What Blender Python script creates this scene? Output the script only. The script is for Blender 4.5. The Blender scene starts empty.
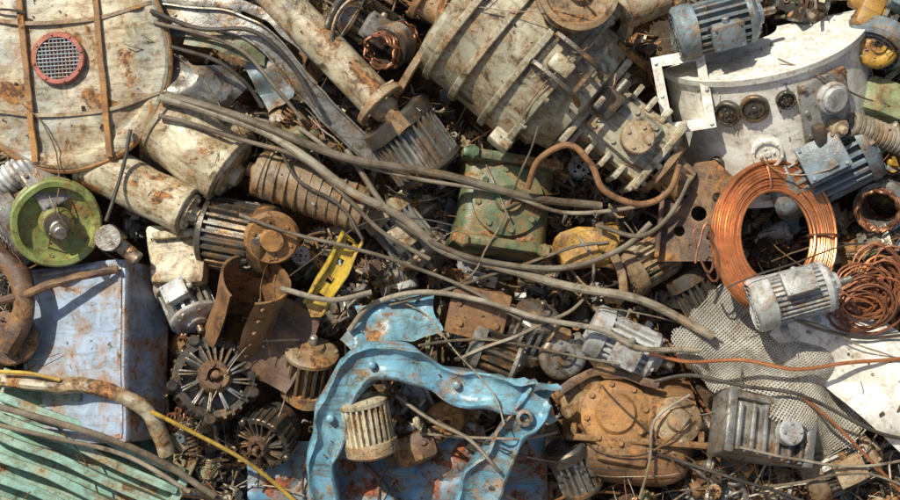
import bpy, bmesh, math, random, time
import numpy as np
from mathutils import Matrix, Vector, noise
from mathutils.geometry import tessellate_polygon
t0=time.time()
R=random.Random(11); pi=math.pi; cos=math.cos; sin=math.sin
SC=0.5; D=13.0; TH=math.radians(42)
scene=bpy.context.scene
scene.view_settings.view_transform='Standard'; scene.view_settings.look='None'
BAS=Matrix(((1,0,0),(0,cos(TH),-sin(TH)),(0,sin(TH),cos(TH)))).to_4x4()
ORG=Vector((0,0,2.5))
FR=Matrix.Translation(ORG)@BAS@Matrix.Scale(SC,4)
def rot(a,x): return Matrix.Rotation(a,4,x)
def T(x,y,z): return Matrix.Translation((x,y,z))
def S(x,y,z): return Matrix.Diagonal((x,y,z,1))
AXZ=rot(-pi/2,'Y'); ZX=rot(pi/2,'Y')
I4=Matrix.Identity(4)
def P(px,py,h=0.5):
    k=(D-h)/D; return Vector(((px-450)/100*k,(250-py)/100*k,h))
def PL(px,py,h,rz=0,rx=0,ry=0,s=1):
    r=math.radians
    return Matrix.Translation(P(px,py,h))@rot(r(rz),'Z')@rot(r(ry),'Y')@rot(r(rx),'X')@Matrix.Scale(s,4)
def SP(p1,p2,roll=0):
    a=P(*p1);b=P(*p2);x=(b-a).normalized();z=Vector((0,0,1));z=(z-x*z.dot(x)).normalized();y=z.cross(x)
    M=Matrix((x,y,z)).transposed().to_4x4(); M.translation=(a+b)/2
    return M@rot(math.radians(roll),'X'),(b-a).length
def cat(pts,per=8):
    pts=[Vector(p) for p in pts]; q=[pts[0]*2-pts[1]]+pts+[pts[-1]*2-pts[-2]]; o=[]
    for i in range(1,len(q)-2):
        a,b,c,d=q[i-1:i+3]
        for k in range(per):
            t=k/per; o.append(.5*((2*b)+(c-a)*t+(2*a-5*b+4*c-d)*t*t+(3*b-a-3*c+d)*t**3))
    o.append(pts[-1]); return o
def circ(r,n=16,cx=0,cy=0,ph=0): return [(cx+r*cos(ph+2*pi*i/n),cy+r*sin(ph+2*pi*i/n)) for i in range(n)]
SQ=[(1,.8),(.8,1),(-.8,1),(-1,.8),(-1,-.8),(-.8,-1),(.8,-1),(1,-.8)]
class G:
    def __init__(s): s.v=[];s.f=[]
    def add(s,vs,fs,M=None):
        o=len(s.v); M=M or I4
        s.v+=[M@Vector(v) for v in vs]; s.f+=[[i+o for i in f] for f in fs]; return s
    def lathe(s,prof,n=32,M=None,cap=True,a0=0,a1=2*pi):
        full=abs(a1-a0-2*pi)<1e-4; m=n if full else n+1; vs=[];fs=[]
        for x,r in prof:
            for i in range(m):
                a=a0+(a1-a0)*i/n; vs.append((x,r*cos(a),r*sin(a)))
        for k in range(len(prof)-1):
            for i in range(n):
                j=(i+1)%m; fs.append((k*m+i,k*m+j,(k+1)*m+j,(k+1)*m+i))
        if cap and full:
            fs.append(list(range(m))); b=(len(prof)-1)*m; fs.append(list(range(b,b+m)))
        return s.add(vs,fs,M)
    def cyl(s,x0,x1,r,n=24,M=None,c=.012):
        return s.lathe([(x0,r-c),(x0+c,r),(x1-c,r),(x1,r-c)],n,M)
    def ring(s,x0,x1,ro,ri,n=32,M=None,c=.01):
        return s.lathe([(x0,ri),(x0,ro-c),(x0+c,ro),(x1-c,ro),(x1,ro-c),(x1,ri),(x0,ri)],n,M,cap=False)
    def bolts(s,x,rr,k,br=.025,h=.025,M=None,ph=0.2):
        M=M or I4
        for i in range(k):
            a=ph+2*pi*i/k; s.lathe([(x-.01,br),(x+h*.8,br),(x+h,br*.8)],6,M@T(0,rr*cos(a),rr*sin(a)))
        return s
    def lbox(s,cx,cy,cz,sx,sy,sz,M=None):
        v=[(cx+a*sx/2,cy+b*sy/2,cz+c*sz/2) for a in(-1,1) for b in(-1,1) for c in(-1,1)]
        return s.add(v,[(0,1,3,2),(4,6,7,5),(0,4,5,1),(2,3,7,6),(0,2,6,4),(1,5,7,3)],M)
    def box(s,cx,cy,cz,sx,sy,sz,b=.03,k=0,M=None):
        h=(sx/2,sy/2,sz/2); b=min(b,min(h)*.95); L=[]
        for a in range(3):
            inn=[-h[a]+b+(2*h[a]-2*b)*i/(k+1) for i in range(k+2)]
            ed=[-h[a]] if b<.12 else [-h[a],-h[a]+b*.25,-h[a]+b*.6]
            L.append(ed+inn+[-e for e in reversed(ed)])
        vs=[];fs=[];m=len(L[0])
        for a in range(3):
            u,w=(a+1)%3,(a+2)%3
            for sg in(-1,1):
                o=len(vs)
                for i in L[u]:
                    for j in L[w]:
                        p=[0,0,0];p[a]=sg*h[a];p[u]=i;p[w]=j
                        q=[max(-h[t]+b,min(h[t]-b,p[t])) for t in range(3)]
                        d=Vector([p[t]-q[t] for t in range(3)])
                        if d.length>1e-9:d=d.normalized()*b
                        vs.append((q[0]+d[0]+cx,q[1]+d[1]+cy,q[2]+d[2]+cz))
                for i in range(m-1):
                    for j in range(m-1): fs.append((o+i*m+j,o+(i+1)*m+j,o+(i+1)*m+j+1,o+i*m+j+1))
        return s.add(vs,fs,M)
    def tube(s,pts,r=.05,n=8,cs=None,w=1,t=1,M=None,closed=False):
        pts=[Vector(p) for p in pts]; cs=cs or [(cos(2*pi*i/n),sin(2*pi*i/n)) for i in range(n)]
        m=len(cs);vs=[];fs=[];lb=Vector((0,1,0));N=len(pts)
        for i,p in enumerate(pts):
            if closed: tg=pts[(i+1)%N]-pts[i-1]
            else: tg=pts[min(i+1,N-1)]-pts[max(i-1,0)]
            if tg.length<1e-9: tg=Vector((1,0,0))
            tg.normalize(); b=tg.cross(Vector((0,0,1)))
            if b.length<.25: b=lb-tg*lb.dot(tg)
            b.normalize()
            lb=b; nn=b.cross(tg); rr=r[i] if isinstance(r,(list,tuple)) else r
            for x,y in cs: vs.append(p+b*(x*rr*w)+nn*(y*rr*t))
        for i in range(N if closed else N-1):
            i2=(i+1)%N
            for j in range(m):
                k=(j+1)%m; fs.append((i*m+j,i*m+k,i2*m+k,i2*m+j))
        if not closed: fs.append(list(range(m)));fs.append(list(range((N-1)*m,N*m)))
        return s.add(vs,fs,M)
    def prism(s,poly,z0,z1,holes=(),M=None):
        loops=[list(poly)]+[list(h) for h in holes]
        flat=[p for l in loops for p in l]; n=len(flat)
        tr=tessellate_polygon([[Vector((p[0],p[1],0)) for p in l] for l in loops])
        vs=[(p[0],p[1],z0) for p in flat]+[(p[0],p[1],z1) for p in flat]
        fs=[tuple(t) for t in tr]+[tuple(i+n for i in t) for t in tr]; o=0
        for l in loops:
            m=len(l)
            for i in range(m): j=(i+1)%m; fs.append((o+i,o+j,o+j+n,o+i+n))
            o+=m
        return s.add(vs,fs,M)
    def sheet(s,w,h,nx,ny,fn,M=None,th=.012):
        vs=[];fs=[]
        for k in(0,1):
            for i in range(nx+1):
                for j in range(ny+1):
                    x=(i/nx-.5)*w;y=(j/ny-.5)*h; p=Vector(fn(x,y)); vs.append(p-Vector((0,0,th*k)))
        o=(nx+1)*(ny+1); m=ny+1
        for i in range(nx):
            for j in range(ny):
                a=i*m+j;q=(a,a+m,a+m+1,a+1); fs.append(q); fs.append(tuple(x+o for x in q))
        for i in range(nx):
            for j in(0,ny): a=i*m+j; fs.append((a,a+m,a+m+o,a+o))
        for j in range(ny):
            for i in(0,nx): a=i*m+j; fs.append((a,a+1,a+1+o,a+o))
        return s.add(vs,fs,M)
    def dent(s,amp=.02,sc=2.,seed=0):
        o=Vector((seed*3.1,seed*1.7,0))
        s.v=[v+noise.noise_vector(v*sc+o)*amp for v in s.v]; return s
def mk(name,g,m,sm=32):
    me=bpy.data.meshes.new(name); me.from_pydata([tuple(v) for v in g.v],[],g.f)
    bm=bmesh.new();bm.from_mesh(me);bmesh.ops.remove_doubles(bm,verts=bm.verts,dist=1e-5)
    bmesh.ops.recalc_face_normals(bm,faces=bm.faces);bm.to_mesh(me);bm.free()
    me.shade_smooth();me.set_sharp_from_angle(angle=math.radians(sm))
    if m: me.materials.append(m)
    return me
COL=scene.collection
HERO={}
def thing(name,label,catg,M,parts,group=None,hero=1.,sm=32):
    M=FR@M
    if len(parts)==1:
        d=parts[0][1]; me=d if isinstance(d,bpy.types.Mesh) else mk(name,d,parts[0][2],sm)
        o=bpy.data.objects.new(name,me);COL.objects.link(o);o.matrix_world=M;top=o
        if isinstance(d,bpy.types.Mesh): o.material_slots[0].link='OBJECT';o.material_slots[0].material=parts[0][2]
        HERO[o.name]=hero
    else:
        top=bpy.data.objects.new(name,None);COL.objects.link(top);top.empty_display_size=.1;top.matrix_world=M
        for p in parts:
            me=p[1] if isinstance(p[1],bpy.types.Mesh) else mk(p[0],p[1],p[2],sm)
            o=bpy.data.objects.new(p[0],me);COL.objects.link(o);o.parent=top
            if isinstance(p[1],bpy.types.Mesh): o.material_slots[0].link='OBJECT';o.material_slots[0].material=p[2]
            if len(p)>3:o["label"]=p[3]
            HERO[o.name]=hero
    top["label"]=label;top["category"]=catg
    if group:top["group"]=group
    return top
# ---------------------------------------------------------------- materials
def nd(nt,t,ins=None,**kw):
    n=nt.nodes.new(t)
    for k,v in kw.items(): setattr(n,k,v)
    for k,v in (ins or {}).items():
        if isinstance(v,bpy.types.NodeSocket): nt.links.new(v,n.inputs[k])
        else: n.inputs[k].default_value=v
    return n
def c4(c): return (c[0],c[1],c[2],1)
def mixc(nt,f,a,b,bt='MIX'):
    n=nt.nodes.new('ShaderNodeMix');n.data_type='RGBA';n.blend_type=bt
    for i,v in((0,f),(6,a),(7,b)):
        if isinstance(v,bpy.types.NodeSocket): nt.links.new(v,n.inputs[i])
        else: n.inputs[i].default_value=v if i==0 else c4(v)
    return n.outputs[2]
def mrange(nt,v,a,b,c=0.,d=1.):
    n=nd(nt,'ShaderNodeMapRange',{0:v,1:a,2:b,3:c,4:d});n.interpolation_type='SMOOTHSTEP';return n.outputs[0]
def mul(nt,a,b): return nd(nt,'ShaderNodeMath',{0:a,1:b},operation='MULTIPLY').outputs[0]
RO=(.42,.19,.055);RD=(.095,.045,.021);DI=(.045,.034,.021)
def mat(name,c1,c2=None,rust=.35,dirt=.35,rough=.45,metal=0.,sc=1.,bump=.4,ro=RO,rd=RD,di=DI,attr=None,chip=1.):
    m=bpy.data.materials.new(name);m.use_nodes=True;nt=m.node_tree;nt.nodes.clear()
    out=nd(nt,'ShaderNodeOutputMaterial');bs=nd(nt,'ShaderNodeBsdfPrincipled')
    nt.links.new(bs.outputs[0],out.inputs[0])
    tc=nd(nt,'ShaderNodeTexCoord');oi=nd(nt,'ShaderNodeObjectInfo')
    ml=nd(nt,'ShaderNodeMath',{0:oi.outputs['Random'],1:37.},operation='MULTIPLY')
    va=nd(nt,'ShaderNodeVectorMath',{0:tc.outputs['Object'],1:ml.outputs[0]},operation='ADD').outputs[0]
    vs_=nd(nt,'ShaderNodeVectorMath',{0:va,1:(1.,11.,5.)},operation='MULTIPLY').outputs[0]
    def nz(s,d=6,r=.6,dist=0.,v=None):
        return nd(nt,'ShaderNodeTexNoise',{'Vector':v or va,'Scale':s*sc,'Detail':d,'Roughness':r,'Distortion':dist}).outputs[0]
    n1=nz(1.8,3);n2=nz(2.8,8,.70,.5);n3=nz(15,5,.72);n4=nz(1.9,4,.65,v=vs_);n5=nz(4.6,7,.74,.9)
    if attr:
        base=nd(nt,'ShaderNodeAttribute',attribute_name=attr).outputs['Color']
    else:
        c2=c2 or tuple(x*.7 for x in c1); base=mixc(nt,mrange(nt,n1,.38,.62),c1,c2)
    base=mixc(nt,mrange(nt,n4,.50,.70,.0,.65*chip),base,(.14,.10,.055))
    base=mixc(nt,mrange(nt,n4,.28,.37,.14*chip,.0),base,(.56,.54,.47))
    base=mixc(nt,mrange(nt,n5,.38,.66,0,min(1,.35+.75*dirt)),base,(.36,.285,.165),'MULTIPLY')
    t=.72-.34*rust
    # chipped freckles of rust gathered around the worn areas
    if chip>0:
        ck=mul(nt,mrange(nt,n3,.53,.60),mrange(nt,n2,.44,.56,.0,.85*chip))
        base=mixc(nt,ck,base,rd)
        ck2=mul(nt,mrange(nt,n3,.46,.40),mrange(nt,n5,.45,.60,.0,.7*chip))
        base=mixc(nt,ck2,base,tuple((a+b)/2 for a,b in zip(ro,rd)))
    if rust>0:
        base=mixc(nt,mrange(nt,n2,t-.13,t,0,.5),base,(.34,.19,.07))
        rf=mrange(nt,n2,t-.015,t+.05)
        base=mixc(nt,rf,base,mixc(nt,mrange(nt,n3,.38,.60),ro,rd))
    else: rf=mrange(nt,n5,.5,.8)
    td=.745-.34*dirt
    base=mixc(nt,mrange(nt,n5,td-.04,td+.10,0,.9),base,di)
    base=mixc(nt,mrange(nt,n3,.62,.69,0,.6*max(chip,.3)),base,(.04,.028,.018))
    nt.links.new(base,bs.inputs['Base Color'])
    nt.links.new(mrange(nt,rf,0,1,rough,.85),bs.inputs['Roughness'])
    if metal>0: nt.links.new(mrange(nt,rf,0,1,metal,.1),bs.inputs['Metallic'])
    h1=nd(nt,'ShaderNodeMath',{0:rf,1:.7},operation='MULTIPLY').outputs[0]
    h2=nd(nt,'ShaderNodeMath',{0:h1,1:.35},operation='ADD').outputs[0]
    h3=nd(nt,'ShaderNodeMath',{0:n3,1:h2},operation='MULTIPLY').outputs[0]
    h4=nd(nt,'ShaderNodeMath',{0:n2,1:h3},operation='ADD').outputs[0]
    bp=nd(nt,'ShaderNodeBump',{'Strength':bump,'Distance':.02,'Height':h4})
    nt.links.new(bp.outputs[0],bs.inputs['Normal'])
    return m
m_cream=mat('cream_paint',(.72,.66,.47),(.52,.47,.33),.38,.42,.36)
m_creamd=mat('dirty_cream',(.55,.50,.36),(.36,.32,.22),.44,.5,.4)
m_drum=mat('drum_paint',(.50,.47,.35),(.36,.34,.25),.34,.50,.34,bump=.3,chip=.9)
m_lid=mat('lid_paint',(.60,.54,.37),(.42,.43,.37),.46,.42,.38,sc=1.0,bump=.3)
m_white=mat('white_paint',(.86,.84,.76),(.80,.78,.69),.06,.10,.26,sc=.9,bump=.12,chip=.4)
m_grey=mat('grey_alloy',(.40,.40,.37),(.21,.21,.195),.28,.46,.34,.35)
m_lgrey=mat('light_grey_paint',(.54,.56,.55),(.38,.40,.40),.2,.34,.32,chip=.7)
m_bgrey=mat('blue_grey_paint',(.22,.29,.33),(.14,.18,.20),.26,.42,.33,chip=.8)
m_dark=mat('dark_iron',(.065,.062,.055),(.12,.115,.10),.3,.38,.32,.4)
m_steel=mat('worn_steel',(.46,.44,.39),(.24,.225,.19),.30,.44,.32,.6)
m_rust=mat('rust',(.27,.135,.062),(.14,.072,.038),.5,.46,.62)
m_rustd=mat('dark_rust',(.13,.072,.046),(.08,.048,.034),.38,.42,.55)
m_rusto=mat('orange_rust',(.48,.235,.07),(.27,.13,.048),.42,.40,.62)
m_tan=mat('tan_rusty',(.43,.35,.23),(.25,.18,.11),.46,.48,.46)
m_cab=mat('dusty_blue_paint',(.37,.46,.58),(.32,.41,.53),.40,.24,.32,sc=1.,bump=.18,chip=.7)
m_bframe=mat('sky_blue_paint',(.15,.35,.48),(.23,.45,.55),.34,.40,.25,bump=.3,chip=1.)
m_bpanel=mat('blue_panel_paint',(.11,.29,.45),(.20,.37,.48),.56,.42,.36,sc=1.3,ro=(.40,.10,.045),chip=1.)
m_green=mat('green_paint',(.08,.145,.075),(.15,.19,.10),.48,.5,.36)
m_gpul=mat('pulley_green',(.31,.38,.12),(.24,.30,.09),.34,.36,.38)
m_turq=mat('turquoise_paint',(.24,.43,.35),(.32,.46,.37),.28,.40,.42,chip=.8)
m_pgreen=mat('pale_green',(.26,.32,.15),(.34,.36,.20),.36,.42,.4)
m_yel=mat('yellow_paint',(.70,.50,.04),(.56,.39,.05),.30,.34,.38,chip=1.)
m_ochre=mat('ochre_paint',(.58,.34,.05),(.40,.22,.05),.34,.42,.42)
m_cop=mat('copper',(.80,.33,.14),(.58,.23,.095),0,.22,.28,.7,bump=.05,di=(.18,.08,.04),chip=.25)
m_copw=mat('copper_wire',(.50,.19,.08),(.32,.12,.055),0,.38,.42,.3,bump=.1,chip=.4)
m_copd=mat('dark_copper',(.34,.145,.075),(.20,.09,.05),0,.42,.4,.45,bump=.2,chip=.5)
m_red=mat('red_ring',(.46,.13,.09),(.36,.10,.07),.3,.35,.5)
m_cabb=mat('brown_cable',(.22,.19,.14),(.14,.115,.08),.1,.42,.42,bump=.12,chip=.35)
m_cabl=mat('tan_cable',(.36,.325,.25),(.24,.205,.15),.15,.44,.42,bump=.12,chip=.4)
m_cabk=mat('black_cable',(.05,.044,.037),(.09,.08,.065),.05,.4,.4,bump=.12,chip=.3)
m_caby=mat('yellow_cable',(.62,.42,.06),(.45,.30,.06),.1,.3,.45,chip=.3)
m_cabo=mat('rusty_hose',(.38,.19,.09),(.24,.12,.06),.3,.4,.5,bump=.2)
m_soil=mat('heap_soil',(.045,.033,.023),(.08,.052,.032),.4,.5,.95)
m_gnd=mat('yard_ground',(.16,.13,.10),(.11,.09,.07),.2,.4,.95,sc=.4)
m_net=mat('silver_mesh',(.62,.60,.53),(.48,.46,.40),.1,.25,.35,.2,chip=.4)
m_bits=mat('scrap_bits',(1,1,1),None,.28,.34,.42,.2,attr='Col')
# ---------------------------------------------------------------- setting
g=G();nx,ny=150,110;vs=[];fs=[]
for i in range(nx+1):
    for j in range(ny+1):
        u=-12+24*i/nx;v=-6.8+14*j/ny
        z=.22*noise.fractal(Vector((u*.9,v*.9,3)),.8,2.1,5)-.15
        if abs(u)>6.5:z-=(abs(u)-6.5)**2*.28
        if v>5:z-=(v-5)**2*.4
        vs.append((u,v,z))
for i in range(nx):
    for j in range(ny):
        a=i*(ny+1)+j;fs.append((a,a+ny+1,a+ny+2,a+1))
g.add(vs,fs)
me=mk('heap_terrain',g,m_soil);o=bpy.data.objects.new('heap_terrain',me);COL.objects.link(o);o.matrix_world=FR
o["kind"]="structure";o["label"]="steep heap slope of dark rusty dirt";o["category"]="terrain"
g=G();n=60
g.add([(x*400/n-200,y*400/n-200,0) for x in range(n+1) for y in range(n+1)],[(a*(n+1)+b,(a+1)*(n+1)+b,(a+1)*(n+1)+b+1,a*(n+1)+b+1) for a in range(n) for b in range(n)])
me=mk('ground',g,m_gnd);o=bpy.data.objects.new('ground',me);COL.objects.link(o)
o["kind"]="structure";o["label"]="flat dusty scrapyard ground below the heap";o["category"]="ground"
# ---------------------------------------------------------------- builders
def star(n,ri,ro,w=.3):
    p=[]
    for i in range(n):
        a=2*pi*i/n;d=2*pi/n
        p+= [(ri*cos(a-d*w),ri*sin(a-d*w)),(ro*cos(a-d*w*.55),ro*sin(a-d*w*.55)),(ro*cos(a+d*w*.55),ro*sin(a+d*w*.55)),(ri*cos(a+d*w),ri*sin(a+d*w))]
    return p
def grill(g,x,r,k=5,sp=8,w=.012):
    for i in range(1,k+1):
        rr=r*i/k; g.ring(x-w,x+w,rr+w*.6,rr-w*.9,24,c=.002)
    for i in range(sp):
        g.lbox(0,r*.5,0,w*1.6,r,w*1.6,T(x,0,0)@rot(2*pi*i/sp,'X'))
    g.cyl(x-w*1.5,x+w*1.5,r*.2,12,c=.003);return g
def motor(L,r,nf=26,m=None,mc=None,ms=None,box=True,feet=True,k=0.84,shaft=True):
    m=m or m_grey;mc=mc or m;ms=ms or m_steel
    a=G().prism(star(nf,r*k,r),-.28*L,.3*L,M=ZX); a.cyl(-.28*L,.3*L,r*(k+.01),32); a.dent(r*.06,3)
    b=G().lathe([(.29*L,r*1.02),(.35*L,r*1.03),(.37*L,r*.98),(.41*L,r*.82),(.43*L,r*.5),(.49*L,r*.42),(.5*L,r*.3)],32)
    b.bolts(.36*L,r*.9,4,r*.09,.05*L)
    for i in range(6): b.lbox(.395*L,r*.62,0,.05*L,r*.5,r*.07,rot(2*pi*i/6,'X'))
    c=G().lathe([(-.27*L,r*1.0),(-.28*L,r*1.04),(-.36*L,r*1.05),(-.46*L,r*1.04),(-.5*L,r*.92),(-.5*L,r*.86),(-.46*L,r*.84),(-.455*L,r*.1)],32)
    grill(c,-.495*L,r*.88,5,8,r*.035); c.dent(r*.1,3,2)
    P_=[('housing',a,m),('end_bell',b,mc),('fan_cowl',c,mc)]
    if shaft: P_.append(('shaft',G().cyl(.49*L,.66*L,r*.15,14),ms))
    if box:
        d=G().box(0,0,r*1.12,.34*L,r*.95,r*.5,.03);d.box(0,0,r*1.4,.36*L,r*1.0,r*.1,.02)
        for sx in(-1,1):
            for sy in(-1,1): d.lathe([(0,r*.05),(r*.06,r*.05)],6,T(sx*.14*L,sy*r*.4,r*1.44)@AXZ)
        d.cyl(0,r*.25,r*.14,12,T(0,r*.45,r*1.12)@rot(pi/2,'Z'))
        P_.append(('terminal_box',d,mc))
    if feet:
        for sx in(-.18,.2): P_.append(('mounting_foot',G().box(sx*L,0,-r*1.05,.1*L,r*2.1,r*.22,.02),m))
    return P_
def gear(r,n,th,ri=.2):
    p=[]
    for i in range(n):
        a=2*pi*i/n;d=2*pi/n
        for f,q in((-.3,.88),(-.17,1),(.17,1),(.3,.88)): p.append((r*q*cos(a+d*f),r*q*sin(a+d*f)))
    g=G().prism(p,-th/2,th/2,[circ(r*ri,20)]+[circ(r*.13,12,r*.52*cos(t),r*.52*sin(t)) for t in(0,pi/2,pi,3*pi/2)])
    g.ring(-th*.9,th*.9,r*.34,r*ri,24,AXZ);return g
def pipe(L,r,th=.15,fl=1):
    ri=r*(1-th)
    g=G().lathe([(-L/2,ri)]+[(-L/2+L*i/8,r) for i in range(9)]+[(L/2,ri),(-L/2,ri)],28,cap=False)
    out=[]
    for s in ([-1,1] if fl>1 else [1]):
        f=G();x=s*L/2; f.ring(x-.035,x+.035,r*1.45,ri,32); f.bolts(x+.03,r*1.22,6,r*.1,.03); f.bolts(x-.05,r*1.22,6,r*.1,.02);out.append(f)
    return g,out
def pparts(L,r,th,fl,mp,mf_,extra=None):
    a,fs_=pipe(L,r,th,fl);return [('pipe',a,mp)]+[('flange',f,mf_) for f in fs_]
def bracket(a,b,w,t=.03):
    g=G().prism([(0,-w/2),(a,-w/2),(a,w/2),(0,w/2)],-t/2,t/2,[circ(w*.16,12,a*.3,0),circ(w*.16,12,a*.72,0)])
    g.prism([(0,-w/2),(b,-w/2),(b,w/2),(0,w/2)],-t/2,t/2,[circ(w*.18,12,b*.6,0)],M=rot(-pi/2,'Y')@T(0,0,0))
    g.prism([(0,0),(a*.4,0),(0,b*.4)],-t/2,t/2,M=T(0,w*.3,0)@rot(pi/2,'X'));return g
def pump(r):
    v=G();pts=[];rr=[]
    for i in range(25):
        a=2*pi*i/24*.95;pts.append((r*.72*cos(a),r*.72*sin(a),0));rr.append(r*(.2+.2*i/24))
    v.tube(pts,rr,12);v.lathe([(-r*.2,r*.7),(r*.2,r*.7),(r*.3,r*.4),(r*.42,r*.38),(r*.42,r*.2),(r*.1,r*.2)],28,AXZ)
    v.bolts(r*.22,r*.58,6,r*.07,.03,AXZ)
    o_=G().cyl(0,r*.9,r*.3,20,T(r*.72,0,0)@rot(pi/2,'Z'));o_.ring(r*.8,r*.92,r*.5,r*.2,24,T(r*.72,0,0)@rot(pi/2,'Z'));o_.bolts(r*.92,r*.4,4,r*.06,.03,T(r*.72,0,0)@rot(pi/2,'Z'))
    return v,o_
def stator(L,r):
    a=G().ring(-L/2,L/2,r,r*.72,40)
    for i in range(10): a.ring(-L/2+L*i/10+.004,-L/2+L*(i+.5)/10,r*1.03,r*.98,40,c=.003)
    b=G()
    for s in(-1,1):
        for k in range(4):
            pts=[]
            for i in range(48):
                t=2*pi*i/48;q=r*(.76+.05*(k%2))+.03*r*sin(t*12+k);pts.append((s*(L/2+.02+.035*k+.02*sin(7*t+k)),q*cos(t),q*sin(t)))
            b.tube(pts,r*.07,6,closed=True)
    return a,b
def heatsink(w,h,d,n):
    g=G().box(0,0,0,w,h,d*.4,.03)
    for i in range(n): g.box(-w/2+w*(i+.5)/n,0,d*.45,w/n*.45,h*.96,d*.7,.012)
    return g
def spring(L,r,n,w):
    return G().tube([(-L/2+L*i/(n*14),r*cos(2*pi*i/14),r*sin(2*pi*i/14)) for i in range(n*14+1)],w,6)
def hub(r):
    g=G().lathe([(-r*.25,r*.25),(-r*.2,r*.95),(-r*.12,r),(0,r),(r*.06,r*.93),(r*.08,r*.55),(r*.35,r*.45),(r*.4,r*.4),(r*.4,r*.2),(r*.0,r*.2)],32)
    g.bolts(r*.05,r*.74,6,r*.09,r*.12);return g
def alternator(r,ns=14):
    rim=G().ring(-.22,.03,r,r*.80,44);rim.ring(-.35,-.2,r*.94,r*.6,44)
    for i in range(5):
        a=2*pi*i/5+.5; rim.cyl(-.2,.09,r*.14,12,T(0,r*1.04*cos(a),r*1.04*sin(a)))
    for i in range(28): rim.lbox(-.08,r*1.0,0,.22,r*.1,r*.07,rot(2*pi*i/28,'X'))
    sp=G()
    for i in range(ns): sp.box(.01,r*.6,0,.12,r*.52,min(r*.11,2.1*r*.6/ns),.012,M=rot(2*pi*i/ns+.1*sin(i*3),'X')@T(0,0,0)@rot(.25,'Y'))
    sp.lathe([(-.3,r*.8),(-.1,r*.75),(-.08,r*.3)],32)
    h=G().lathe([(-.05,r*.45),(.06,r*.42),(.12,r*.34),(.12,r*.2),(.05,r*.18),(.05,r*.12),(.17,r*.1),(.18,r*.06)],28);h.bolts(.11,r*.27,4,.025,.03)
    rim.dent(.02,3);sp.dent(.02,3)
    return rim,sp,h
# ---------------------------------------------------------------- named objects
Md=PL(66,58,.95,rz=4,ry=2,s=.97)
g=G().lathe([(.10,.001),(.105,.2),(.11,.4),(.10,.6),(.09,.74),(.06,.80),(.06,.86),(.09,.9),(.09,.97),(.07,1.0),(-.02,1.0),(-.04,.9),(-.06,.01)],96,S(.98,1.06,1)@AXZ).dent(.035,1.6,1)
rb=[]
for xs in((-.36,-.36,-.34,-.33),(.34,.35,.36,.37)):
    rb.append(G().tube(cat([(xs[0],.97,.09),(xs[1],.45,.12),(xs[2],-.2,.12),(xs[3],-.72,.11),(xs[3],-.98,.09)],8),.030,cs=SQ,t=1.1).dent(.012,4))
rb.append(G().tube(cat([(-.86,.45,.09),(-.4,.34,.12),(0,.32,.12),(.38,.34,.12),(.86,.46,.09)],8),.02,cs=SQ,t=.8))
rb.append(G().tube(cat([(-.88,-.42,.09),(-.3,-.54,.11),(.35,-.54,.11),(.88,-.4,.09)],8),.018,cs=SQ,t=.8))
rm=G().tube([(.99*cos(2*pi*i/90),1.07*sin(2*pi*i/90),.03) for i in range(90)],.038,10,closed=True).dent(.012,2)
gr=G().ring(.10,.16,.25,.20,40,T(-.04,-.02,0)@AXZ).bolts(.16,.225,8,.012,.012,T(-.04,-.02,0)@AXZ)
gm=G()
for i in range(-5,6):
    q=math.sqrt(max(.001,.2**2-(i*.036)**2))
    gm.tube([(-.04+i*.036,-.02-q,.14),(-.04+i*.036,-.02+q,.14)],.008,5);gm.tube([(-.04-q,-.02+i*.036,.146),(-.04+q,-.02+i*.036,.146)],.008,5)
gk=G().cyl(.09,.115,.2,24,T(-.04,-.02,0)@AXZ)
thing('tank_lid','large round beige tank lid with orange rusty rim','lid',Md,[('lid_plate',g,m_lid)]+[('rib',x,m_rusto if i<2 else m_tan,'rusty raised rib') for i,x in enumerate(rb)]+[('rim',rm,m_rusto,'orange rusted rim'),('grille_frame',gr,m_red,'red rusted ring'),('mesh_grille',gm,m_bgrey,'bluish wire mesh in round port'),('grille_back',gk,m_red)])
M,L=SP((262,-20,.75),(380,104,.95))
a,fs_=pipe(L,.18,.1,1);f=fs_[0];f.lathe([(L/2,.14),(L/2+.1,.13),(L/2+.16,.09),(L/2+.35,.08)],24)
thing('drive_shaft','thick cream tubular shaft ending in a rusty flange','shaft',M,[('tube',a.dent(.01,3),m_creamd),('flange',f,m_tan)])
M,L=SP((392,116,.7),(436,176,.55),20)
thing('electric_motor','dark grey round finned motor with grimy end','motor',M,motor(L*1.05,.34,30,m_grey,m_dark,box=False,feet=False,k=.84))
def strip(pts,w,m,lab,name='metal_strip',t=.25,n=10,cn='metal strip',cs=SQ):
    q=[P(*p) for p in pts];c=sum(q,Vector())/len(q)
    g=G().tube(cat([p-c for p in q],n),w,cs=cs,t=t).dent(.03,4)
    thing(name,lab,cn,Matrix.Translation(c),[(name,g,m)])
CH=[(1,-.6),(1,.7),(.85,.75),(.75,.1),(-.75,.1),(-.85,.75),(-1,.7),(-1,-.6)]
strip([(150,15,.8),(210,18,.9),(262,38,.95),(300,80,.85),(345,130,.7),(385,165,.55)],.10,m_grey,'wide bent grey steel channel with grime',t=.7,cs=CH)
strip([(152,2,.7),(215,2,.8),(262,14,.8),(296,40,.8),(330,72,.7)],.05,m_grey,'narrow curved grey steel strip')
strip([(160,30,.8),(220,40,.75),(258,70,.75),(290,110,.75)],.035,m_bgrey,'thin curved blue grey steel strip')
g=G().sheet(.75,.45,16,10,lambda x,y:(x,y+.12*math.sin(2*x)+.05*sin(14*x)*(y>.1),.16*cos(3.5*x)+.09*noise.noise(Vector((x*4,y*4,1))))).dent(.08,4)
thing('sheet_fragment','torn curved pale grey sheet metal fragment','sheet metal',PL(200,90,.75,rz=-28,ry=12),[('sheet',g,m_grey)])
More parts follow.
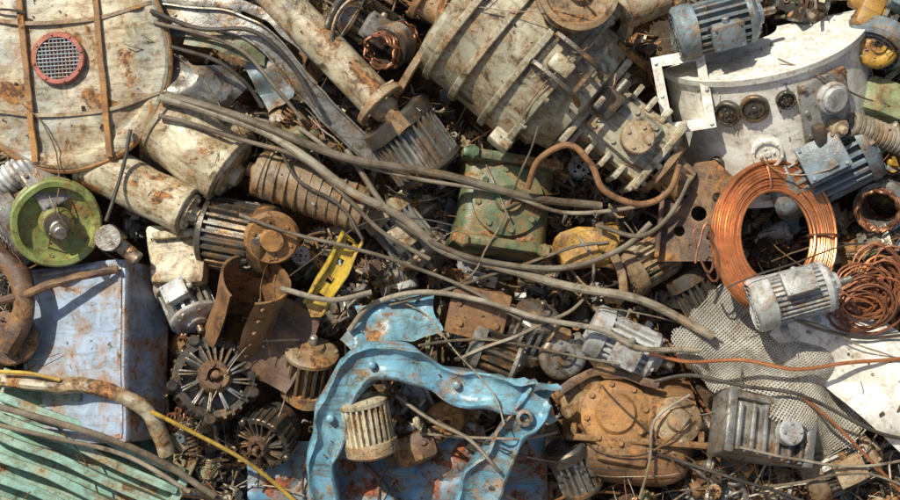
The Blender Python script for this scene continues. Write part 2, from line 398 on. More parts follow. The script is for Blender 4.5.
g=G().sheet(.5,.3,14,10,lambda x,y:(x,y+.1*x*x,.25*abs(x)+.1*noise.noise(Vector((x*5,y*4,9))))).dent(.05,5)
thing('sheet_fragment','bent shiny grey sheet metal piece','sheet metal',PL(272,82,.8,rz=-60,rx=15),[('sheet',g,m_bgrey)])
g=G().sheet(.8,.2,14,5,lambda x,y:(x,y,.1*cos(2*x)+.05*sin(9*x)*y*4)).dent(.05,4)
thing('sheet_fragment','curved dark green painted metal strip','sheet metal',PL(228,46,.85,rz=-14),[('sheet',g,m_green)])
M,L=SP((470,4,.85),(562,82,.85))
bd=G().lathe([(-L/2-.1,.5),(-L/2-.06,.68),(-L/2,.74)]+[(-L/2+L*i/10,.75) for i in range(1,11)]+[(L/2+.02,.6)],56).dent(.03,2)
r1=[G().ring(x-.035,x+.035,.80,.7,60) for x in(-L/2+.12,-L*.12,L*.2,L/2-.03)]
r1[3].bolts(L/2-.02,.775,14,.03,.05);
for a in(.3,1.6,2.9,4.2,5.4): r1[3].box(L/2-.08,0,0,.22,.16,.16,.03,M=rot(a,'X')@T(0,.82,0))
st=G().lathe([(L/2,.66),(L/2+.12,.66),(L/2+.16,.60),(L/2+.3,.56),(L/2+.34,.45)],44);st.bolts(L/2+.1,.61,10,.03,.05)
gb=G().box(L/2+.72,0,-.05,.95,.62,.7,.10,2).dent(.04,2);gb.box(L/2+.70,0,.32,.58,.44,.14,.03)
for i in range(5): gb.box(L/2+.42+.17*i,.33,.02,.05,.16,.6,.012);gb.box(L/2+.42+.17*i,-.33,.02,.05,.16,.6,.012)
gb.box(L/2+.35,0,0,.07,.98,.85,.02);gb.box(L/2+1.12,0,0,.07,.74,.72,.02);gb.bolts(L/2+1.15,.3,8,.03,.05)
gb.bolts(L/2+.38,.40,8,.035,.05)
for sx in(-.22,0,.22):
    for sy in(-.17,.17): gb.lathe([(0,.026),(.035,.026)],6,T(L/2+.70+sx,sy,.38)@AXZ)
gc=G().cyl(0,.2,.15,24,T(L/2+.85,-.02,.36)@AXZ);gc.bolts(.2,.1,4,.02,.02,T(L/2+.85,-.02,.36)@AXZ)
gd=G().box(L/2+.45,.05,.46,.2,.26,.18,.03);gd.cyl(0,.22,.05,12,T(L/2+.45,.1,.48)@rot(pi/2,'Z'))
nk=G().lathe([(L/2+1.2,.3),(L/2+1.26,.3),(L/2+1.3,.2),(L/2+1.5,.17),(L/2+1.52,.1)],28);nk.bolts(L/2+1.25,.25,6,.03,.04)
fr=G()
for y in(-.16,.16): fr.tube(cat([(L/2-.3,y,.74),(L/2-.25,y,.90),(L/2+.15,y,.90),(L/2+.25,y,.6)],5),.022,cs=SQ)
fr.tube([(L/2-.25,-.16,.89),(L/2-.25,.16,.89)],.02,cs=SQ);fr.tube([(L/2+.15,-.16,.89),(L/2+.15,.16,.89)],.02,cs=SQ)
thing('gear_motor','large dull beige drum motor with bolted gearbox','gear motor',M,[('drum_body',bd,m_drum)]+[('flange_ring',x,m_drum) for x in r1]+[('adapter',st,m_drum),('gearbox',gb,m_drum),('round_cap',gc,m_tan),('vent_box',gd,m_dark),('output_neck',nk,m_tan),('lifting_frame',fr,m_dark)])
g=G().lathe([(-.15,.1),(-.12,.36),(-.1,.43),(-.05,.43),(-.02,.36),(.02,.36),(.05,.43),(.09,.43),(.1,.37),(.06,.34),(.05,.14),(.12,.13),(.13,.06)],48,AXZ)
thing('belt_pulley','rusty tan grooved belt pulley resting on drum','pulley',PL(577,-10,1.75,ry=8,s=.84),[('pulley',g,m_tan)])
thing('electric_motor','black finned motor wedged among steel parts','motor',PL(366,28,.55,rz=-30,ry=25),motor(.75,.27,18,m_dark,m_grey))
a,b=stator(.2,.2);thing('stator_core','dark stator core with windings exposed','stator',PL(392,45,.8,ry=50,rz=40),[('core',a,m_dark),('winding',b,m_copd)])
g=G();pts=[(.42*cos(t/10),.5*sin(t/10),.03*sin(t)) for t in range(8,52)]
g.tube(pts,.03,8);g.tube([(p[0]*.86,p[1]*.86,.06) for p in pts],.022,8)
thing('bent_tube','dark curved pair of thin tubes','tube',PL(372,42,.95,rz=10),[('tube',g,m_dark)])
M,L=SP((420,0,.9),(465,28,.9))
thing('flanged_pipe','short brown flanged pipe stub','pipe',M,pparts(L,.13,.2,2,m_tan,m_rust))
# white housing
def shell(R_,a0,a1,y0,y1,th,n=48):
    g=G();k=8;prof=[(y0+(y1-y0)*i/k,R_) for i in range(k+1)]+[(y1,R_-th),(y0,R_-th),(y0,R_)]
    return g.lathe(prof,n,rot(pi/2,'Z'),cap=False,a0=a0,a1=a1)
a0,a1=math.radians(12),math.radians(168)
RH=1.0
sh=shell(RH,a0,a1,-.70,.54,.05).dent(.012,2)
fl=[G(),G()]
fl[0].lathe([(-.75,RH-.06),(-.75,RH+.07),(-.68,RH+.07),(-.68,RH-.06),(-.75,RH-.06)],60,rot(pi/2,'Z'),False,a0,a1)
fl[1].lathe([(.52,.2),(.52,RH+.04),(.58,RH+.05),(.59,.2),(.52,.2)],60,rot(pi/2,'Z'),False,a0,a1)
pt=[];ps=[]
def onsh(a,y,o=0):
    a=math.radians(a); return T(-cos(a)*(RH+o),y,sin(a)*(RH+o))@rot(a-pi/2,'Y')@AXZ
PT=((53,.24,.125),(67,.27,.135),(70,-.20,.15),(83,.30,.09),(42,-.3,.07))
for (aa,y,r_) in PT:
    q=G().ring(-.02,.05,r_,r_*.78,28,onsh(aa,y));q.bolts(.045,r_*.9,6,.012,.012,onsh(aa,y));pt.append(q)
    q=G().cyl(-.02,.03,r_*.79,20,onsh(aa,y));q.bolts(.03,r_*.4,4,.015,.02,onsh(aa,y));q.cyl(.02,.05,r_*.2,12,onsh(aa,y),c=.004);ps.append(q)
mp=G();Mq=onsh(102,.04)@rot(pi/2,'Y')
mp.box(0,0,.05,.50,.80,.07,.03,M=Mq)
for sx in(-.21,.21):
    for sy in(-.36,-.12,.12,.36): mp.lathe([(0,.022),(.03,.022)],6,Mq@T(sx,sy,.08)@AXZ)
mf1=G().cyl(0,.18,.12,24,Mq@T(.02,.2,.05)@AXZ).ring(.08,.14,.15,.1,24,Mq@T(.02,.2,.05)@AXZ);mf2=G().cyl(0,.14,.09,20,Mq@T(.05,-.12,.05)@AXZ).cyl(.1,.2,.04,12,Mq@T(.05,-.12,.05)@AXZ);mf3=G().box(-.14,-.12,.12,.1,.2,.12,.02,M=Mq);mf3.box(.02,-.32,.1,.3,.06,.06,.015,M=Mq)
thing('round_housing','cream white curved drum housing with round dark gauges','machine housing',PL(764,86,.25,rz=17,rx=29),[('shell',sh,m_white)]+[('flange',x,m_white) for x in fl]+[('port',x,m_dark if i!=2 else m_white) for i,x in enumerate(pt)]+[('port_cover',x,m_dark if i!=2 else m_white) for i,x in enumerate(ps)]+[('control_plate',mp,m_grey,'rust edged grey plate with fittings'),('round_fitting',mf1,m_lgrey),('round_fitting',mf2,m_tan),('block_fitting',mf3,m_dark)])
thing('electric_motor','blue grey finned motor lying on white housing','motor',SP((680,34,1.15),(756,14,1.15),30)[0],motor(.82,.24,20,m_bgrey,m_bgrey,k=.75))
g=G().prism([(-.24,-.36),(.24,-.36),(.24,.36),(-.24,.36)],.10,.15,[[(-.15,-.26),(-.15,.26),(.15,.26),(.15,-.26)]])
g.box(-.19,0,-.04,.05,.64,.28,.015);g.box(.19,0,-.04,.05,.64,.28,.015);g.box(0,.31,-.04,.34,.05,.28,.015);g.box(0,-.31,-.04,.34,.05,.28,.015)
for sx in(-.2,.2):
    for sy in(-.31,0,.31): g.lathe([(0,.02),(.025,.02)],6,T(sx,sy,.15)@AXZ)
thing('flange_box','open square white flange box with bolts','machine box',PL(684,92,.95,rz=10,ry=-12,rx=6),[('box',g.dent(.02,3),m_white)])
thing('electric_motor','large blue grey motor with deep cooling fins','motor',SP((782,184,.6),(866,142,.8),-10)[0],motor(1.15,.36,24,m_bgrey,m_bgrey,k=.74))
thing('electric_motor','grey finned motor standing on its end','motor',PL(888,18,.8,rz=60,ry=20),motor(.8,.3,18,m_grey,m_bgrey,k=.76))
v,o_=pump(.2);thing('pump_casing','ochre orange pump casing with outlet','pump',PL(876,46,1.0,rz=30),[('volute',v,m_ochre),('outlet',o_,m_rusto)])
g=G().box(0,0,0,.2,.42,.2,.05,1).dent(.04,3);g.cyl(-.2,.2,.07,16);thing('valve_body','yellow orange cast valve fitting','valve',PL(870,8,1.0,rz=-25),[('body',g,m_ochre)])
g=G().box(0,0,0,.55,.35,.3,.07,2).dent(.05,3);g.cyl(.1,.35,.11,16)
thing('valve_body','green painted valve casting','valve',PL(888,102,.7,rz=-15),[('body',g,m_pgreen)])
g=spring(.75,.1,16,.028);g.tube([(-.37,0,0),(.37,0,0)],.085,12)
thing('corrugated_hose','tan corrugated hose segment','hose',SP((858,126,1.05),(915,148,.9))[0],[('hose',g,m_cabl)])
a,b=stator(.3,.24);thing('stator_core','small grey stator with copper windings','stator',PL(882,205,.6,ry=60,rz=30),[('core',a,m_grey),('winding',b,m_copd)])
# coil
g=G()
for l in range(5):
    for k in range(10):
        r_=.44+.0290*k+.01*(l%2);ph=R.random()*6;z=-.07+.029*l-.0026*(k-4.5)**2*(1 if l>2 else -1)
        g.tube([((r_+.003*sin(3*t+ph))*cos(t)*.86,(r_+.003*sin(2*t+ph))*sin(t),z+.006*sin(2*t+ph*2)) for t in [2*pi*i/80 for i in range(80)]],.0158,7,closed=True)
ties=[]
for a in(1.9,4.4,.2):
    x,y=.57*cos(a)*.86,.57*sin(a)
    ties.append(G().ring(-.012,.012,.17,.155,20,T(x,y,-.01)@rot(a+pi/2,'Z')@S(1,1,.6)))
thing('copper_coil','flat tightly packed ring coil of copper wire','copper coil',PL(775,237,1.05,rz=-12,rx=-12,ry=12),[('winding',g,m_cop)]+[('tie_wire',x,m_copd) for x in ties])
thing('electric_motor','light grey motor with round fan grille','motor',SP((758,305,1.4),(832,284,1.4),-25)[0],motor(.80,.23,30,m_lgrey,m_lgrey,k=.86))
def wf(x,y): return (x+.04*sin(5*y),y,.30*cos(3.0*y+.3)+.05*sin(4*x+2*y)+.16*noise.noise(Vector((x*1.6,y*2.2,3)))+.05*abs(noise.noise(Vector((x*4,y*4,3)))))
g=G().sheet(1.75,.85,60,30,wf)
thing('plastic_sheet','broad softly folded white sheet lying across scrap','plastic sheet',PL(866,364,.80,rz=-42),[('sheet',g,m_white)])
def mf(x,y):
    q=noise.noise(Vector((x*1.5,y*1.5,5)))
    return (x*.96+.05*sin(4*y)+.05*q,y+.10*sin(3.2*x),.13*sin(5.5*x+1.2+2.5*y)+.06*sin(8*y-3*x)+.26*q-.25*max(0,abs(x)-.7))
g=G()
for i in range(78):
    s_=(i/77-.5); g.tube([mf(s_*1.95,(j/32-.5)*.95*(1+.10*sin(i*.3))) for j in range(33)],.0078,4)
for i in range(40):
    s_=(i/39-.5); g.tube([mf((j/60-.5)*1.95*(1+.04*sin(i*.6)),s_*.95) for j in range(61)],.0078,4)
thing('wire_mesh_sheet','silver grey woven wire mesh crumpled over scrap','wire mesh',PL(786,368,.88,rz=-40),[('mesh',g,m_net)])
g=G().box(0,0,0,.82,.58,.4,.06,2)
for i in range(6): g.box(-.32+.128*i,-.04,.22,.045,.46,.12,.015)
g.box(0,.25,.2,.84,.08,.14,.03);g.box(-.4,0,.08,.1,.6,.4,.03);g.box(.4,0,.08,.1,.6,.4,.03)
e=G().cyl(0,.12,.12,20,T(.15,-.02,.26)@AXZ);e.bolts(.12,.08,4,.018,.02,T(.15,-.02,.26)@AXZ)
thing('finned_casting','pale grey finned aluminium box casting','casting',PL(760,430,.85,rz=-12,rx=-14,ry=8),[('finned_body',g.dent(.04,3),m_grey),('boss',e,m_lgrey)])
g=G().box(0,-.05,0,1.25,.85,.7,.30,3);g.lathe([(-.60,.2),(-.56,.32),(-.4,.38),(.4,.38),(.54,.33),(.58,.2)],40,T(0,.16,.04));g.box(-.15,-.18,.30,.5,.36,.16,.07);g.dent(.08,1.8)
f=G().box(0,-.10,.10,1.36,.07,.66,.03);
for i in range(6): f.cyl(-.02,.09,.032,6,T(-.6+.24*i,-.06,.38)@rot(pi/2,'Z'))
c=G().lathe([(.25,.33),(.40,.33),(.42,.30),(.43,.2),(.47,.17),(.48,.02)],40,T(-.22,.14,0)@AXZ);c.bolts(.41,.28,8,.03,.04,T(-.22,.14,0)@AXZ)
c2_=G().lathe([(.2,.23),(.40,.23),(.42,.2),(.46,.12),(.52,.1),(.52,.02)],32,T(.36,.12,0)@AXZ);c2_.bolts(.40,.19,6,.025,.03,T(.36,.12,0)@AXZ)
thing('gearbox','bulky rusty brown cast gearbox with bolted covers','gearbox',PL(632,432,.42,rz=-4,rx=-10),[('casing',g,m_rust),('split_flange',f,m_rust),('bearing_cover',c,m_rusto),('bearing_cover',c2_,m_tan),('shaft_stub',G().cyl(.55,.85,.14,24,T(0,.1,0)),m_steel),('shaft_stub',G().cyl(-.85,-.55,.11,24,T(0,-.2,0)),m_steel)])
def arm(pts,ws):
    q=[P(x,y,h) for x,y,h in pts];c=P(430,420,.9);pp=cat([p-c for p in q],14)
    wr=[]
    for i in range(len(pp)):
        f_=i/14;k=min(int(f_),len(ws)-2);u=f_-k;wr.append(ws[k]*(1-u)+ws[k+1]*u)
    return pp,wr
pa,wa=arm([(323,515,.7),(325,446,1.0),(344,386,1.2),(386,362,1.35),(440,380,1.25),(500,394,1.3),(552,404,1.1)],[.115,.13,.17,.17,.13,.155,.15])
pb,wb=arm([(540,396,1.25),(510,438,1.27),(462,520,.9)],[.14,.135,.17])
C1=[(.86,-2.2),(1.04,-.6),(1.04,.20),(.97,.50),(.84,.58),(.72,.40),(.60,.22),(.30,.16),(-.3,.18),(-.60,.24),(-.72,.44),(-.84,.62),(-.97,.54),(-1.04,.2),(-1.04,-.6),(-.86,-2.2)]
g=G().tube(pa,wa,cs=C1);g.dent(.07,2.4);g.v=[v+noise.noise_vector(v*7)*(.02+.06*max(0,min(1,(v.x-.5)*2))) for v in g.v];g2=G().tube(pb,wb,cs=C1,t=1.);g2.dent(.07,2.4,1);g2.dent(.03,7)
for k in(20,38,60): g.cyl(-.02,.07,.04,6,Matrix.Translation(pa[k]+Vector((0,0,.02)))@AXZ)
g2.ring(-.02,.06,.08,.045,20,Matrix.Translation(pb[8]+Vector((0,0,.04)))@AXZ)
thing('arched_frame','chunky rounded blue bent steel bracket with scraped paint','steel frame',Matrix.Translation(P(430,420,.9)),[('arch',g,m_bframe),('leg',g2,m_bframe)],sm=50)
g=G().sheet(2.9,.85,90,30,lambda x,y:(x,y,.14*noise.noise(Vector((x*1.6,y*1.6,2)))+.10*abs(sin(3.3*x+y))+.08*abs(noise.noise(Vector((x*4,y*4,2))))))
thing('sheet_metal','large scraped blue steel sheet with red rust','sheet metal',PL(398,482,.34,rz=2,rx=-6),[('sheet_metal',g,m_bpanel)],hero=.7)
g=G().sheet(.75,.4,24,14,lambda x,y:(x,y+.15*x*x,.1*cos(3*x)+.14*noise.noise(Vector((x*3,y*3,8))))).dent(.06,5)
thing('sheet_metal','dented light blue steel cover with rust','sheet metal',PL(398,320,.74,rz=12),[('sheet_metal',g,m_bframe)])
g=G().sheet(.35,.25,12,10,lambda x,y:(x,y,.15*abs(x)+.1*noise.noise(Vector((x*5,y*5,1)))))
thing('sheet_metal','small bent blue steel scrap piece','sheet metal',PL(362,334,.8,rz=50),[('sheet_metal',g,m_bframe)])
thing('electric_motor','cream upright motor with slotted fan cowl','motor',SP((372,448,1.0),(362,398,1.05))[0],motor(.60,.23,24,m_cream,m_creamd,box=False,feet=False,k=.78))
g=G().box(0,0,0,1.2,1.68,.7,.03,10);g.dent(.035,1.5,4);g.dent(.012,4)
f=[]
for (x,y,w,h) in((0,.78,1.12,.04),(0,-.78,1.12,.04),(-.55,0,.04,1.52),(.55,0,.04,1.52)):
    q=G()
    n_=8
    for i in range(n_):
        if w>h: q.box(x-w/2+w*(i+.5)/n_,y,.35,w/n_*1.02,h,.035,.008)
        else: q.box(x,y-h/2+h*(i+.5)/n_,.35,w,h/n_*1.02,.035,.008)
    f.append(q.dent(.035,1.5,4))
thing('steel_cabinet','dented pale dusty blue steel cabinet with rust patches','cabinet',PL(96,354,.45,rz=5,rx=-8,ry=-22),[('body',g,m_cab)]+[('door_frame',x,m_cab) for x in f])
g=G().lathe([(-.12,.1),(-.14,.36),(-.12,.43),(-.06,.44),(-.03,.40),(.0,.40),(.03,.44),(.08,.44),(.1,.42),(.1,.37),(.02,.34),(-.01,.17),(.1,.16),(.14,.13),(.14,.08)],56,AXZ).dent(.012,4)
h=G().cyl(.08,.5,.065,20,AXZ);h.cyl(.28,.36,.09,20,AXZ);k=G().lathe([(.1,.13),(.2,.13),(.21,.09)],20,AXZ)
thing('belt_pulley','olive green painted belt pulley on protruding steel shaft','pulley',PL(56,222,.95,ry=22,rx=14,s=.94),[('pulley_wheel',g,m_gpul),('shaft',h,m_steel),('hub_collar',k,m_dark)])
thing('electric_motor','dark finned motor behind the green pulley','motor',PL(40,205,.5,rz=35,ry=30),motor(1.0,.42,24,m_dark,m_grey,feet=False))
g=spring(.5,.12,9,.03);g.tube([(-.25,0,0),(.25,0,0)],.1,12);thing('corrugated_hose','pale ribbed flexible hose piece','hose',SP((0,185,.9),(38,160,.9))[0],[('hose',g,m_lgrey)])
def roller(p1,p2,r,m,lab,ribs=0,mc=None):
    M,L=SP(p1,p2);g=G().lathe([(-L/2,r*.9),(-L/2+.03,r)]+[(-L/2+.03+(L-.06)*i/12,r) for i in range(1,12)]+[(L/2-.03,r),(L/2,r*.9)],40).dent(.045,2.5)
    ee=[]
    for s in(-1,1):
        e=G();x=s*(L/2-.05);e.ring(x-.03,x+.03,r*1.06,r*.8,40)
        e.lathe([(s*L/2*.99,r*.8),(s*(L/2+.02),r*.78),(s*(L/2+.03),r*.35),(s*(L/2+.1),r*.3),(s*(L/2+.1),r*.1)],28)
        if s>0:e.bolts(L/2+.02,r*.58,5,r*.09,.03)
        ee.append(e)
    if ribs:
        n_=ribs*16;g.tube([(-L/2+.08+(L-.16)*i/n_,(r+.005)*cos(2*pi*i/16),(r+.005)*sin(2*pi*i/16)) for i in range(n_+1)],.018,6)
    thing('roller_cylinder',lab,'cylinder',M,[('barrel',g,m)]+[('end_cap',e,mc or m) for e in ee])
roller((84,160,.75),(190,212,.85),.225,m_cream,'dirty cream painted cylinder with end caps')
roller((160,122,.7),(232,172,.75),.33,m_cream,'fat cream cylinder lying on other pipes',mc=m_creamd)
roller((258,172,.75),(368,212,.8),.215,m_tan,'weathered tan roller with spiral ribs',9)
roller((150,168,.4),(250,120,.4),.2,m_creamd,'grimy cream pipe under other cylinders')
g=G().lathe([(-.1,.05),(-.08,.24),(.0,.26),(.05,.23),(.04,.12),(.1,.1),(.1,.05)],32,AXZ)
thing('rusty_disc','orange rusty disc leaning on motor end','disc',PL(272,238,1.0,ry=10,rx=20),[('disc',g.bolts(.04,.18,6,.02,.02,AXZ),m_rusto)])
thing('electric_motor','black brown finned motor with exposed end','motor',SP((262,240,.7),(212,232,.6),0)[0],motor(.8,.34,26,m_dark,m_dark,feet=False,box=False))
g=G().box(0,0,0,.5,.55,.35,.05,2).dent(.08,2);g.box(0,.2,.2,.4,.08,.08,.02)
thing('motor_cover','dirty cream box shaped cover','cover',PL(180,258,.6,rz=6,rx=-8),[('cover',g,m_cream)])
thing('electric_motor','small grey motor with toothed cooling ribs','motor',PL(188,302,.6,rz=-60,ry=-25),motor(.55,.24,16,m_grey,m_lgrey,k=.72,feet=False))
g=G().box(0,0,0,.2,.2,.16,.03,0);g.cyl(.05,.32,.07,14);g.lathe([(.0,.12),(.08,.12),(.08,.05)],20,T(0,0,.08)@AXZ)
thing('pipe_fitting','worn steel pipe fitting with stub','fitting',PL(112,238,.95,rz=-40),[('fitting',g,m_steel)])
M,L=SP((256,278,1.1),(236,335,.55))
pr_=[(-L/2,.30)]+[(-L/2+L*i/8,.31) for i in range(9)]+[(L/2,.285)]+[(L/2-L*i/8,.285) for i in range(9)]+[(-L/2,.30)]
g=G().lathe(pr_,40,cap=False,a0=1.9,a1=2*pi+1.1).dent(.05,2,6)
for i in range(5): g.lathe([(0,.02),(.025,.02)],6,T(-L/2+.08+L*.2*i,.31*cos(.9),.31*sin(.9))@rot(-pi/2+.67,'X')@AXZ)
thing('split_cylinder','rusty split steel cylinder with open hollow top','rusty cylinder',M,[('shell',g,m_rust)],sm=45)
g=G().sheet(.5,.8,14,20,lambda x,y:(x-.2*y*y,y,.2*x*x*4+.04*noise.noise(Vector((x*3,y*3,4))))).dent(.03,4)
thing('rusty_sheet','curled dark rusted steel sheet','rusty sheet',PL(284,345,.68,rz=-24),[('sheet',g,m_rustd)])
M,L=SP((352,238,1.0),(308,318,.85))
g=G().prism([(-L/2,-.10),(L/2-.1,-.09),(L/2,.02),(L/2-.06,.10),(-L/2+.08,.12)],-.04,.04,[[(-L/2+L*(i+.3)/5,-.035),(-L/2+L*(i+.65)/5,-.035),(-L/2+L*(i+.65)/5,.035),(-L/2+L*(i+.3)/5,.035)] for i in range(4)])
for y in(-.095,.10):
    for i in range(7): g.box(-L/2+L*(i+.5)/8,y,.04,L/8*1.04,.03,.12,.008)
thing('slotted_channel','broken yellow slotted steel channel half buried','steel channel',M,[('channel',g.dent(.05,3),m_yel)],hero=.9)
rim,sp,hb=alternator(.38,24)
thing('alternator','battered dark alternator end with dense radial cooling fins','alternator',PL(214,378,.8,rz=0)@AXZ@rot(.3,'Y')@rot(.3,'Z'),[('rim',rim,m_dark),('vent_spokes',sp,m_grey),('hub',hb,m_rustd)])
rim,sp,hb=alternator(.27,20)
thing('alternator','small dark alternator end with vents','alternator',PL(262,442,.65,rz=0)@AXZ@rot(-.35,'Y')@rot(-.4,'Z'),[('rim',rim,m_dark),('vent_spokes',sp,m_dark),('hub',hb,m_rustd)])
g=G().box(0,0,0,.9,1.0,.6,.18,3).dent(.05,2,2);f=[G().box(0,.42,.1,.98,.1,.6,.03),G().box(0,-.40,.1,.98,.1,.6,.03)]
c=G().lathe([(.28,.34),(.36,.34),(.38,.28),(.4,.14),(.46,.12),(.46,.02)],40,T(0,.02,0)@AXZ);c.bolts(.36,.29,8,.032,.04,T(0,.02,0)@AXZ)
for sx in(-.42,.42):
    for sy in(-.42,.42): f[0 if sy>0 else 1].lathe([(.3,.07),(.42,.07),(.44,.05)],6,T(sx*.92,sy,0)@AXZ)
thing('gearbox','faded green cast gearbox with bolted round cover','gearbox',PL(502,208,.4,rz=-8,rx=-8,ry=6),[('casing',g,m_green),('flange',f[0],m_green),('flange',f[1],m_green),('round_cover',c,m_green)])
g=G().box(0,0,0,.6,.35,.2,.08,2).dent(.1,3);thing('cast_arm','ochre yellow cast arm fragment','casting',PL(590,246,.6,rz=12),[('arm',g.cyl(0,.2,.1,16,T(.15,0,0)@AXZ),m_ochre)])
pl=[(-.32,-.5),(.3,-.42),(.36,.3),(.1,.5),(-.36,.38)]
g=G().prism(pl,-.03,.03,[circ(.05,12,-.15,-.2),circ(.05,12,.15,-.2),circ(.05,12,-.15,.15),circ(.05,12,.15,.15),circ(.07,12,0,-.02)]);g.box(-.33,-.05,.08,.05,.85,.2,.02)
thing('perforated_sheet','dark brown drilled steel mounting sheet','steel sheet',PL(698,212,.85,rz=-6,ry=-10),[('sheet',g.dent(.03,2),m_rustd)])
thing('electric_motor','pale grey motor with square terminal box','motor',SP((590,328,.7),(660,362,.7),15)[0],motor(.75,.24,20,m_lgrey,m_lgrey,k=.8))
g=G().box(0,0,0,.5,.42,.35,.07,2);g.box(0,0,.18,.56,.48,.05,.02);g.bolts(.2,.2,6,.03,.03,AXZ);g.cyl(.2,.36,.12,16);g.dent(.03,3)
thing('metal_casting','brown rusty square casing with bolted lid','casting',PL(478,310,.65,rz=-12,rx=10),[('casing',g,m_rust)])
def mm(px,py,h,rz,ry,L,r,nf,a,b,lab,k=.72,box=False,feet=False): thing('electric_motor',lab,'motor',PL(px,py,h,rz=rz,ry=ry),motor(L,r,nf,a,b,k=k,box=box,feet=feet))
mm(498,352,.7,-20,0,.55,.22,14,m_dark,m_grey,'dark motor with coarse cooling fins',.7)
mm(532,330,.7,70,-35,.55,.22,16,m_grey,m_steel,'grey ribbed motor tipped on its end',.7)
mm(405,235,.5,-50,0,.7,.24,18,m_grey,m_creamd,'dusty grey ribbed motor housing',.74,True,True)
mm(650,262,.5,30,15,.6,.22,18,m_creamd,m_tan,'dirty cream motor half hidden by cables',.78)
mm(700,300,.5,-60,0,.6,.2,16,m_dark,m_dark,'black ribbed motor below drilled sheet',.72)
mm(575,470,.6,-65,20,.6,.2,16,m_grey,m_dark,'grey motor beside rusty gearbox',.74)
mm(840,465,.6,25,0,.8,.25,20,m_grey,m_tan,'grey motor among wires at the heap edge',.76,True)
mm(310,370,.55,80,-30,.6,.25,18,m_dark,m_tan,'upright dark motor with brown end',.74)
v,o_=pump(.24);thing('pump_casing','grey cast pump casing','pump',PL(562,354,.75,rz=70,rx=20),[('volute',v,m_grey),('outlet',o_,m_tan)])
v,o_=pump(.26);thing('pump_casing','rusty tan pump casing near blue frame','pump',PL(585,400,.6,rz=120,rx=-15),[('volute',v,m_tan),('outlet',o_,m_rust)])
v,o_=pump(.18);thing('pump_casing','orange rusty pump casing inside frame opening','pump',PL(446,420,.65,rz=200,rx=-15),[('volute',v,m_rusto),('outlet',o_,m_rust)])
g=G().box(0,0,0,.4,.28,.25,.06,1);g.cyl(-.28,.28,.07,14);g.bolts(.12,.1,4,.03,.03,AXZ);g.dent(.06,3)
thing('metal_casting','red brown rusty casting inside frame opening','casting',PL(415,448,.65,rz=25),[('casing',g,m_rustd)])
# turquoise ribbed casting
g=G().box(0,0,-.06,1.95,1.2,.36,.06,4);g.box(-.02,.60,.10,1.95,.09,.48,.01,10);g.box(.95,0,.10,.09,1.15,.46,.01,6)
for i in range(6): g.box(0,-.50+.175*i,.20,1.85,.085,.36,.012,12)
for i in range(7): g.lathe([(.34,.04),(.40,.04)],6,T(-.78+.26*i,.60,0)@AXZ)
g.dent(.05,1.6)
thing('ribbed_casing','chunky pale teal green casting with thick ribs','ribbed housing',PL(78,472,.6,rz=-24,rx=-14,ry=8),[('ribbed_casing',g,m_turq)])
strip([(-10,378,.9),(45,385,.95),(105,390,1.05),(148,412,1.0),(166,455,.85)],.075,m_creamd,'thick bent tan steel pipe over green ribs','bent_pipe',1.,cn='pipe',cs=circ(1,12))
strip([(-8,250,.8),(18,275,.9),(25,310,.9),(8,350,.85)],.11,m_rustd,'dark rusted curved pipe bend','bent_pipe',1.,cn='pipe',cs=circ(1,12))
strip([(0,300,.9),(35,292,1.0),(60,282,1.0),(118,268,.95)],.04,m_rustd,'dark rusty bent rod over the cabinet','bent_pipe',1.,cn='pipe',cs=circ(1,10))
g=hub(.26);thing('flanged_hub','rusty red flanged hub','hub',PL(10,338,.8,rz=10)@AXZ,[('hub',g,m_rustd)])
thing('flanged_pipe','cream flanged pipe stub beside the drum','pipe',PL(640,4,.9,rz=25,ry=20),pparts(.6,.18,.2,2,m_creamd,m_creamd))
strip([(620,108,1.25),(660,150,1.1),(690,180,.95)],.035,m_steel,'worn steel bar beside gearbox','steel_bar',1.,cn='steel bar')
strip([(395,95,.95),(430,40,1.0),(446,-5,1.0)],.035,m_tan,'slim rusty tan bar','steel_bar',1.,cn='steel bar')
strip([(560,390,.75),(600,372,.8),(660,385,.85)],.04,m_rustd,'rusty flat bar lying over gearbox','steel_bar',.5,cn='steel bar')
strip([(600,225,.8),(625,290,.7),(605,300,.7)],.04,m_tan,'bent tan flat bar','steel_bar',.5,cn='steel bar')
# ---------------------------------------------------------------- heightmap
GU,GV,ST=241,161,.05
hm=np.zeros((GU,GV));hf=np.zeros((GU,GV))
def scan():
    bpy.context.view_layer.update();dg=bpy.context.evaluated_depsgraph_get()
    d=(BAS.to_3x3()@Vector((0,0,-1)))
    for i in range(GU):
        for j in range(GV):
            o_=FR@Vector((-6+i*ST,-4+j*ST,4.))
            ok,loc,nn,ix,ob,mm=scene.ray_cast(dg,o_,d)
            if ok: hm[i,j]=4.-(loc-o_).length/SC;hf[i,j]=HERO.get(ob.name,0.)
            else: hm[i,j]=0
scan();print('scan1',time.time()-t0)
def ij(u,v): return int(round((u+6)/ST)),int(round((v+4)/ST))
def win(A,u,v,r):
    i,j=ij(u,v);k=max(1,int(r/ST));return A[max(0,i-k):min(GU,i+k+1),max(0,j-k):min(GV,j+k+1)]
